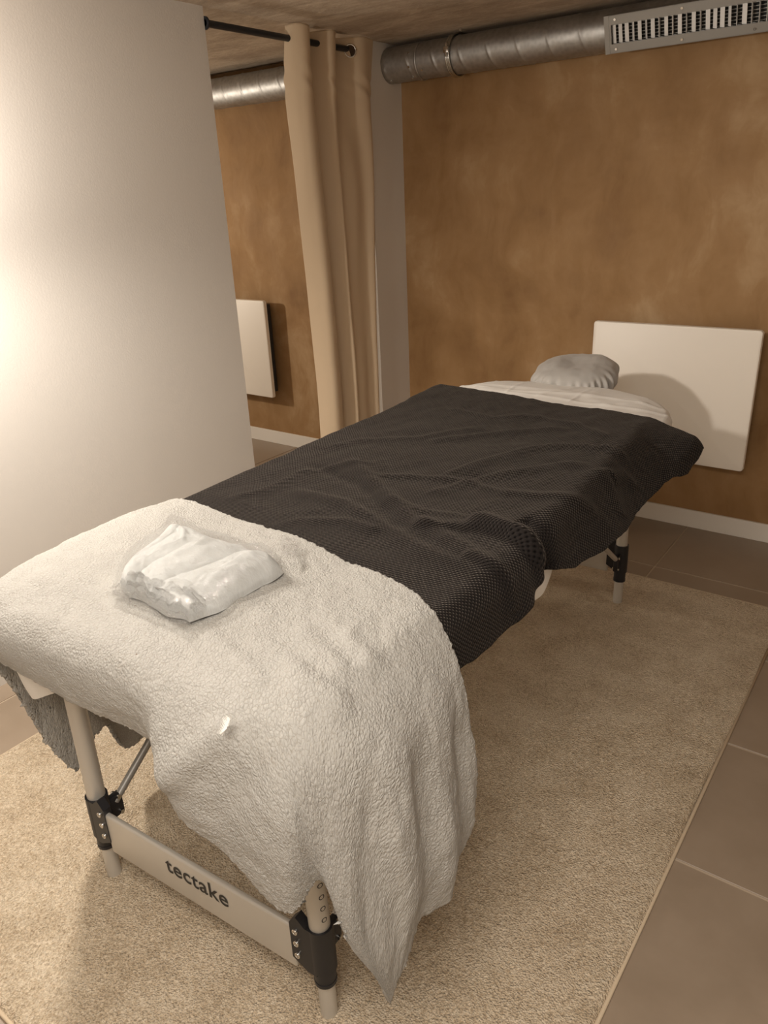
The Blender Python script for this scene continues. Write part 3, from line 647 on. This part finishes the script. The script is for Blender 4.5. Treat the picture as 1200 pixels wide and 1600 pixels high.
# ------------------------------------------------------------------ face cradle at the head end
fcx, fcu, fcz = (-0.012, 2.03, 0.722)
cradle = empty('face_cradle', TP0, TA, 'padded face cradle in a gathered grey cover at the head end of the table', 'headrest')
na, nb = 300, 120
aa, bb = np.meshgrid(np.linspace(0, 2 * PI, na, endpoint=False), np.linspace(0, PI, nb))
ce, se = np.cos(aa), np.sin(aa)
sq = lambda q, p: np.sign(q) * np.abs(q) ** p
rad = np.abs(np.sin(bb)) ** .62
X = .150 * sq(ce, .85) * rad; Y = .135 * sq(se, .85) * rad; Zz = .062 * sq(np.cos(bb), .75)
gath = np.sin(aa * 17 + 3 * np.sin(aa * 3)) * .5 + .5 * np.sin(aa * 29 + 2 * np.cos(aa * 2))
low = np.clip((bb - 1.0) / 1.2, 0, 1)
k_ = 1 + .12 * gath * np.clip((bb - .7) / 1.0, 0, 1) * np.exp(-((bb - 1.5) / .55) ** 2) + .025 * fbm(X * 9 + 5, Y * 9 + Zz * 12, 101) * rad
X = X * k_; Y = Y * k_
Zz = Zz - .012 * np.exp(-((X / .05) ** 2 + ((Y - .02) / .07) ** 2)) * (bb < PI / 2) + .005 * fbm(X * 14, Y * 14, 102)
tl = .22
P = np.stack([fcx + X, fcu + Y * math.cos(tl) - Zz * math.sin(tl) * 0, fcz + Zz + Y * math.sin(tl)], -1)
grid_mesh('cushion_cover', P, COVER, cradle, closed_u=True)
for sx in (-1, 1):
    bm = bmesh.new(); add_tube(bm, (fcx + sx * .10, 1.88, .645), (fcx + sx * .10, fcu + .02, .650), .008, 12); add_tube(bm, (fcx + sx * .10, fcu + .02, .648), (fcx + sx * .09, fcu + .03, fcz - .03), .008, 12)
    obj('support_rod', bm, ALU, cradle, auto=40)

# ------------------------------------------------------------------ radiant wall heaters
def heater(x0, x1, z0, z1, label):
    h = empty('wall_heater', ((x0 + x1) / 2, WY, (z0 + z1) / 2), 0, label, 'heater', 'white radiant panel heaters on the ochre wall')
    w, hh_ = x1 - x0, z1 - z0
    bm = bmesh.new(); r = .012; out = []
    for cx_, cz_, a0 in ((w / 2 - r, hh_ / 2 - r, 0), (-w / 2 + r, hh_ / 2 - r, PI / 2), (-w / 2 + r, -hh_ / 2 + r, PI), (w / 2 - r, -hh_ / 2 + r, 3 * PI / 2)):
        for q in range(7): out.append((cx_ + r * math.cos(a0 + PI / 2 * q / 6), cz_ + r * math.sin(a0 + PI / 2 * q / 6)))
    lay = []
    for yy, ins in ((-.074, 0), (-.088, 0), (-.0935, .0016), (-.096, .006)):
        lay.append([bm.verts.new((p[0] * (1 - 2 * ins / w), yy, p[1] * (1 - 2 * ins / hh_))) for p in out])
    n = len(out)
    for a, b in zip(lay[:-1], lay[1:]):
        for i in range(n): bm.faces.new((a[i], a[(i + 1) % n], b[(i + 1) % n], b[i]))
    bm.faces.new(lay[-1]); bm.faces.new(lay[0][::-1]); bmesh.ops.recalc_face_normals(bm, faces=bm.faces)
    obj('front_panel', bm, HEAT, h, auto=30)
    bm = bmesh.new(); add_box(bm, (0, -.0475, 0), (w - .05, .053, hh_ - .05), .004)
    obj('housing', bm, HEATB, h)
    for sx in (-1, 1):
        bm = bmesh.new(); add_box(bm, (sx * w * .32, -.0105, 0), (.03, .021, hh_ - .08), .001); obj('wall_bracket', bm, HEATB, h)
    return h
heater(-1.198, -.550, .313, .864, 'wide white panel heater on the ochre wall behind the head of the table')
heater(-3.754, -3.106, .313, .864, 'white panel heater seen through the curtained doorway at left')

# ------------------------------------------------------------------ ventilation ducts
DY, DZ, DR = 3.092, 1.897, .070
def duct(x0, x1, label, seams):
    d_ = empty('spiral_duct', (0, 0, 0), 0, label, 'air duct', 'round galvanised ducts under the ceiling')
    nx_ = int((x1 - x0) / .004); na_ = 56
    xs_, as_ = np.meshgrid(np.linspace(x0, x1, nx_), np.linspace(0, 2 * PI, na_, endpoint=False), indexing='ij')
    pitch = .128
    ph = ((xs_ - seams) / pitch - as_ / (2 * PI)) % 1.0; ph = np.minimum(ph, 1 - ph) * pitch
    r = DR + .0022 * np.exp(-(ph / .0045) ** 2) + .0005 * fbm(xs_ * 5, as_ * 1.5, 7)
    yy_, zz_ = r * np.cos(as_), r * np.sin(as_)
    if x1 > 0:                                  # flattened seat cut for the grille
        hh_ = yy_ * -.342 + zz_ * .94; dn = yy_ * -.94 - zz_ * .342; cut = (xs_ > -1.187) & (xs_ < -.10) & (dn > .050)
        dn2 = np.where(cut, .050, dn); yy_, zz_ = hh_ * -.342 - dn2 * .94, hh_ * .94 - dn2 * .342
    P = np.stack([xs_, DY + yy_, DZ + zz_], -1)
    grid_mesh('duct_shell', P[:, ::-1], GALV, d_, closed_u=True)
    return d_
dm = duct(WX + .001, XR - .01, 'galvanised spiral duct with an air grille above the main ochre wall', -1.62)
duct(XL + .01, WX - .081, 'galvanised spiral duct continuing beyond the curtained doorway', -3.0)
bm = bmesh.new(); add_torus(bm, (-2.025, DY, DZ), (1, 0, 0), DR + .0010, .0026, 56, 8, 2.2)
obj('joint_ring', bm, GALV, dm, True)
for xj, ang in ((-2.055, 200), (-2.055, 238), (-1.995, 215), (-2.03, 262), (-2.055, 160), (-2.17, 240)):
    a = math.radians(ang); c = Vector((xj, DY + DR * math.cos(a), DZ + DR * math.sin(a))); nn = Vector((0, math.cos(a), math.sin(a)))
    bm = bmesh.new(); add_tube(bm, c, c + nn * .006, .0045, 10); obj('rivet', bm, CHROME, dm, auto=40)
cl = empty('duct_clamp', (0, 0, 0), 0, 'steel pipe clamp hanging the round duct from the ceiling', 'clamp')
bm = bmesh.new(); XC_ = -1.862
for dx in (-.007, .007): add_torus(bm, (XC_ + dx, DY, DZ), (1, 0, 0), DR + .006, .0042, 64, 8)
add_torus(bm, (XC_, DY, DZ), (1, 0, 0), DR + .0045, .0042, 64, 8)
obj('ring', bm, plain('bright_zinc', (.55, .54, .51), .25, 1.0), cl, True)
for a in (PI * 1.0, 0): 
    c = Vector((XC_, DY + (DR + .012) * math.cos(a), DZ + .012))
    bm = bmesh.new(); add_box(bm, c, (.022, .014, .022), .002); add_tube(bm, c + Vector((0, 0, -.024)), c + Vector((0, 0, .024)), .0045, 10)
    obj('bolt', bm, CHROME, cl, auto=40)
bm = bmesh.new(); add_tube(bm, (XC_, DY, DZ + DR + .004), (XC_, DY, CZ), .005, 10); obj('hanger_rod', bm, CHROME, cl, auto=40)
bm = bmesh.new(); add_tube(bm, (XC_ + .05, DY - .055, CZ - .012), (XC_ + .05, DY - .055, CZ), .006, 10); obj('ceiling_nut', bm, CHROME, cl, auto=40)

# grille strapped on the duct
gr = empty('air_grille', (0, 0, 0), 0, 'long grey duct grille with tilted upright vanes at upper right', 'grille')
nrm = Vector((0, -.94, -.342)); tup = Vector((0, -.342, .94)); cg = Vector((0, DY, DZ)) + nrm * .0700
GX0, GX1 = -1.205, -.10
def gpt(x_, h_, d_): return Vector((x_, 0, 0)) + cg + tup * h_ + nrm * d_
def gbox(bm, x0, x1, h0, h1, d0, d1):
    q = [bm.verts.new(gpt(a, b, c)) for a in (x0, x1) for b in (h0, h1) for c in (d0, d1)]
    for f_ in ((0, 1, 3, 2), (4, 6, 7, 5), (0, 4, 5, 1), (2, 3, 7, 6), (0, 2, 6, 4), (1, 5, 7, 3)): bm.faces.new([q[i] for i in f_])
bm = bmesh.new()
gbox(bm, GX0 + .018, GX1, .0300, .0590, .001, .004); gbox(bm, GX0 + .018, GX1, -.0590, -.0300, .001, .004)
gbox(bm, GX0, GX0 + .0175, -.060, .060, .0005, .0045); gbox(bm, GX0 + .018, GX0 + .024, -.030, .030, .001, .004)
gbox(bm, GX0, GX1, .057, .0595, -.045, .004); gbox(bm, GX0, GX1, -.0595, -.057, -.045, .004); gbox(bm, GX0, GX0 + .002, -.059, .059, -.045, .004)
bmesh.ops.recalc_face_normals(bm, faces=bm.faces); obj('frame', bm, GRFRM, gr)
bm = bmesh.new(); gbox(bm, GX0 + .02, GX1, -.0305, .0305, -.016, -.0150); bmesh.ops.recalc_face_normals(bm, faces=bm.faces); obj('shade_backing', bm, DARKV, gr)
for k in range(6):
    bm = bmesh.new(); gbox(bm, GX0 + .02, GX1, -.027 + k * .0105, -.0255 + k * .0105, -.0145, -.0105)
    bmesh.ops.recalc_face_normals(bm, faces=bm.faces); obj('rear_blade', bm, GALV, gr)
tl_ = [62, 60, 64, 38, 58, 34, 60, 4, 56, 3, 60, 6, 58, 3, 60, 54, 62, 40, 5, 64, 2, 3, 2, 4, 3, 2, 3, 2]
bmv = bmesh.new()
for dx in (0,):
    q = [bmv.verts.new((a, b, c)) for a in (-.0005, .0005) for b in (-.0295, .0295) for c in (-.0092, .0092)]
    for f_ in ((0, 1, 3, 2), (4, 6, 7, 5), (0, 4, 5, 1), (2, 3, 7, 6), (0, 2, 6, 4), (1, 5, 7, 3)): bmv.faces.new([q[i] for i in f_])
vane0 = obj('vane', bmv, VANE, gr)
for k in range(46):
    o = vane0 if k == 0 else vane0.copy()
    if k: COL.objects.link(o)
    a = math.radians(tl_[k % len(tl_)] if k < len(tl_) else 3 + (k * 7) % 5)
    xk = GX0 + .032 + k * .0228
    bx = Vector((math.cos(a), 0, 0)) + nrm * math.sin(a)         # vane's thin axis
    bx = Vector((math.cos(a), 0, 0)) - nrm * math.sin(a)
    bz = nrm * math.cos(a) + Vector((math.sin(a), 0, 0))
    m3 = Matrix((bx, tup, bz)).transposed().to_4x4(); m3.translation = gpt(xk, 0, -.005)
    o.matrix_world = m3
for k in range(5):
    for h_ in (-.046, .046):
        c = gpt(GX0 + .04 + k * .23, h_, .004); bm = bmesh.new(); add_tube(bm, c, c + nrm * .003, .0042, 10); obj('screw', bm, CHROME, gr, auto=40)

# ------------------------------------------------------------------ curtain rod and curtain
rod = empty('curtain_rod', (WX, 2.48, 1.932), 0, 'matt black curtain rod across the doorway under the ceiling', 'curtain rod')
bm = bmesh.new(); add_tube(bm, (0, -.443, 0), (0, .451, 0), .0115, 20); obj('pole', bm, RODM, rod, auto=40)
for ya in (-.443, .445):
    bm = bmesh.new(); add_tube(bm, (0, ya, 0), (0, ya + .006, 0), .020, 20); obj('end_socket', bm, RODM, rod, auto=40)
CURV = [(0.012, [(-0.03, 2.47), (0.045, 2.51), (0.01, 2.59), (-0.03, 2.635), (0.035, 2.675), (0.0, 2.72), (0.008, 2.77), (0.0, 2.82), (0.022, 2.86), (-0.015, 2.895)]), (0.6, [(-0.03, 2.49), (0.045, 2.52), (0.015, 2.6), (-0.03, 2.645), (0.035, 2.685), (0.0, 2.73), (0.006, 2.78), (0.0, 2.83), (0.024, 2.87), (-0.015, 2.905)]), (1.1, [(-0.03, 2.47), (0.045, 2.5), (0.025, 2.57), (-0.03, 2.625), (0.03, 2.67), (0.0, 2.72), (0.004, 2.78), (0.004, 2.84), (0.024, 2.885), (-0.015, 2.92)]), (1.6, [(-0.035, 2.45), (0.04, 2.47), (0.03, 2.54), (-0.028, 2.6), (0.026, 2.655), (0.0, 2.71), (0.0, 2.77), (0.006, 2.84), (0.024, 2.9), (-0.015, 2.94)]), (1.84, [(-0.03, 2.442), (0.038, 2.46), (0.035, 2.52), (-0.028, 2.58), (0.032, 2.63), (0.018, 2.69), (-0.035, 2.735), (0.012, 2.8), (0.034, 2.87), (0.0, 2.945)]), (1.985, [(-0.012, 2.446), (0.038, 2.46), (0.035, 2.525), (-0.03, 2.58), (0.034, 2.635), (0.018, 2.7), (-0.04, 2.735), (0.01, 2.8), (0.036, 2.87), (0.02, 2.945)])]
curtain = empty('curtain', (WX, 2.7, 0), 0, 'sand coloured eyelet curtain gathered at the right of the doorway', 'curtain')
KZ = [c[0] for c in CURV]; KP = np.array([c[1] for c in CURV], float)          # heights, (n,2) as (dX, Y)
KZa = np.array(KZ)
zz = np.linspace(0, 1, 260); zz = KZa[0] + (KZa[-1] - KZa[0]) * zz
Gc = spline_eval(KZa, KP, zz)
nc = KP.shape[1]
ci = np.linspace(0, nc - 1, 360)
Gc = np.moveaxis(spline_eval(np.arange(nc), np.moveaxis(Gc, 1, 0), ci), 0, 1)       # (z, c, 2)
zt = zz[:, None] + 0 * ci[None]
ztop = 1.9745 + .004 * np.sin(ci * 1.7) - .006 * np.clip(ci - 8, 0, 3) / 3
zt = np.where(zt > 1.85, 1.85 + (zt - 1.85) * (ztop[None] - 1.85) / (KZa[-1] - 1.85), zt)
wr = .0022 * fbm(ci[None] * .7 + zt * 1.0, zt * 3.5 - ci[None] * .5, 111, 2) + .003 * np.exp(-((zt - 1.80) / .05) ** 2) * np.sin(zt * 90 + ci[None] * 4)
P = np.stack([Gc[..., 0] + wr, Gc[..., 1] - 2.7 + wr * .3, zt], -1)
grid_mesh('fabric', P, CURT, curtain, thick=.0012)
for (gxx, gyy, gz) in ((.012, 2.800, 1.925),):
    bm = bmesh.new(); add_torus(bm, (gxx, gyy - 2.7, gz), (.72, -.69, .0), .0225, .0035, 40, 10)
    eye = obj('eyelet', bm, CHROME, curtain, True)
    bm = bmesh.new(); add_tube(bm, (gxx + .0005, gyy - 2.7 - .0005, gz), (gxx + .0012, gyy - 2.7 - .0012, gz), .0205, 32); obj('eyelet_shade_disc', bm, plain('shaded_opening', (.06, .035, .018), .8), eye)  # solid disc, dark brown painted in for the shaded eyelet hole
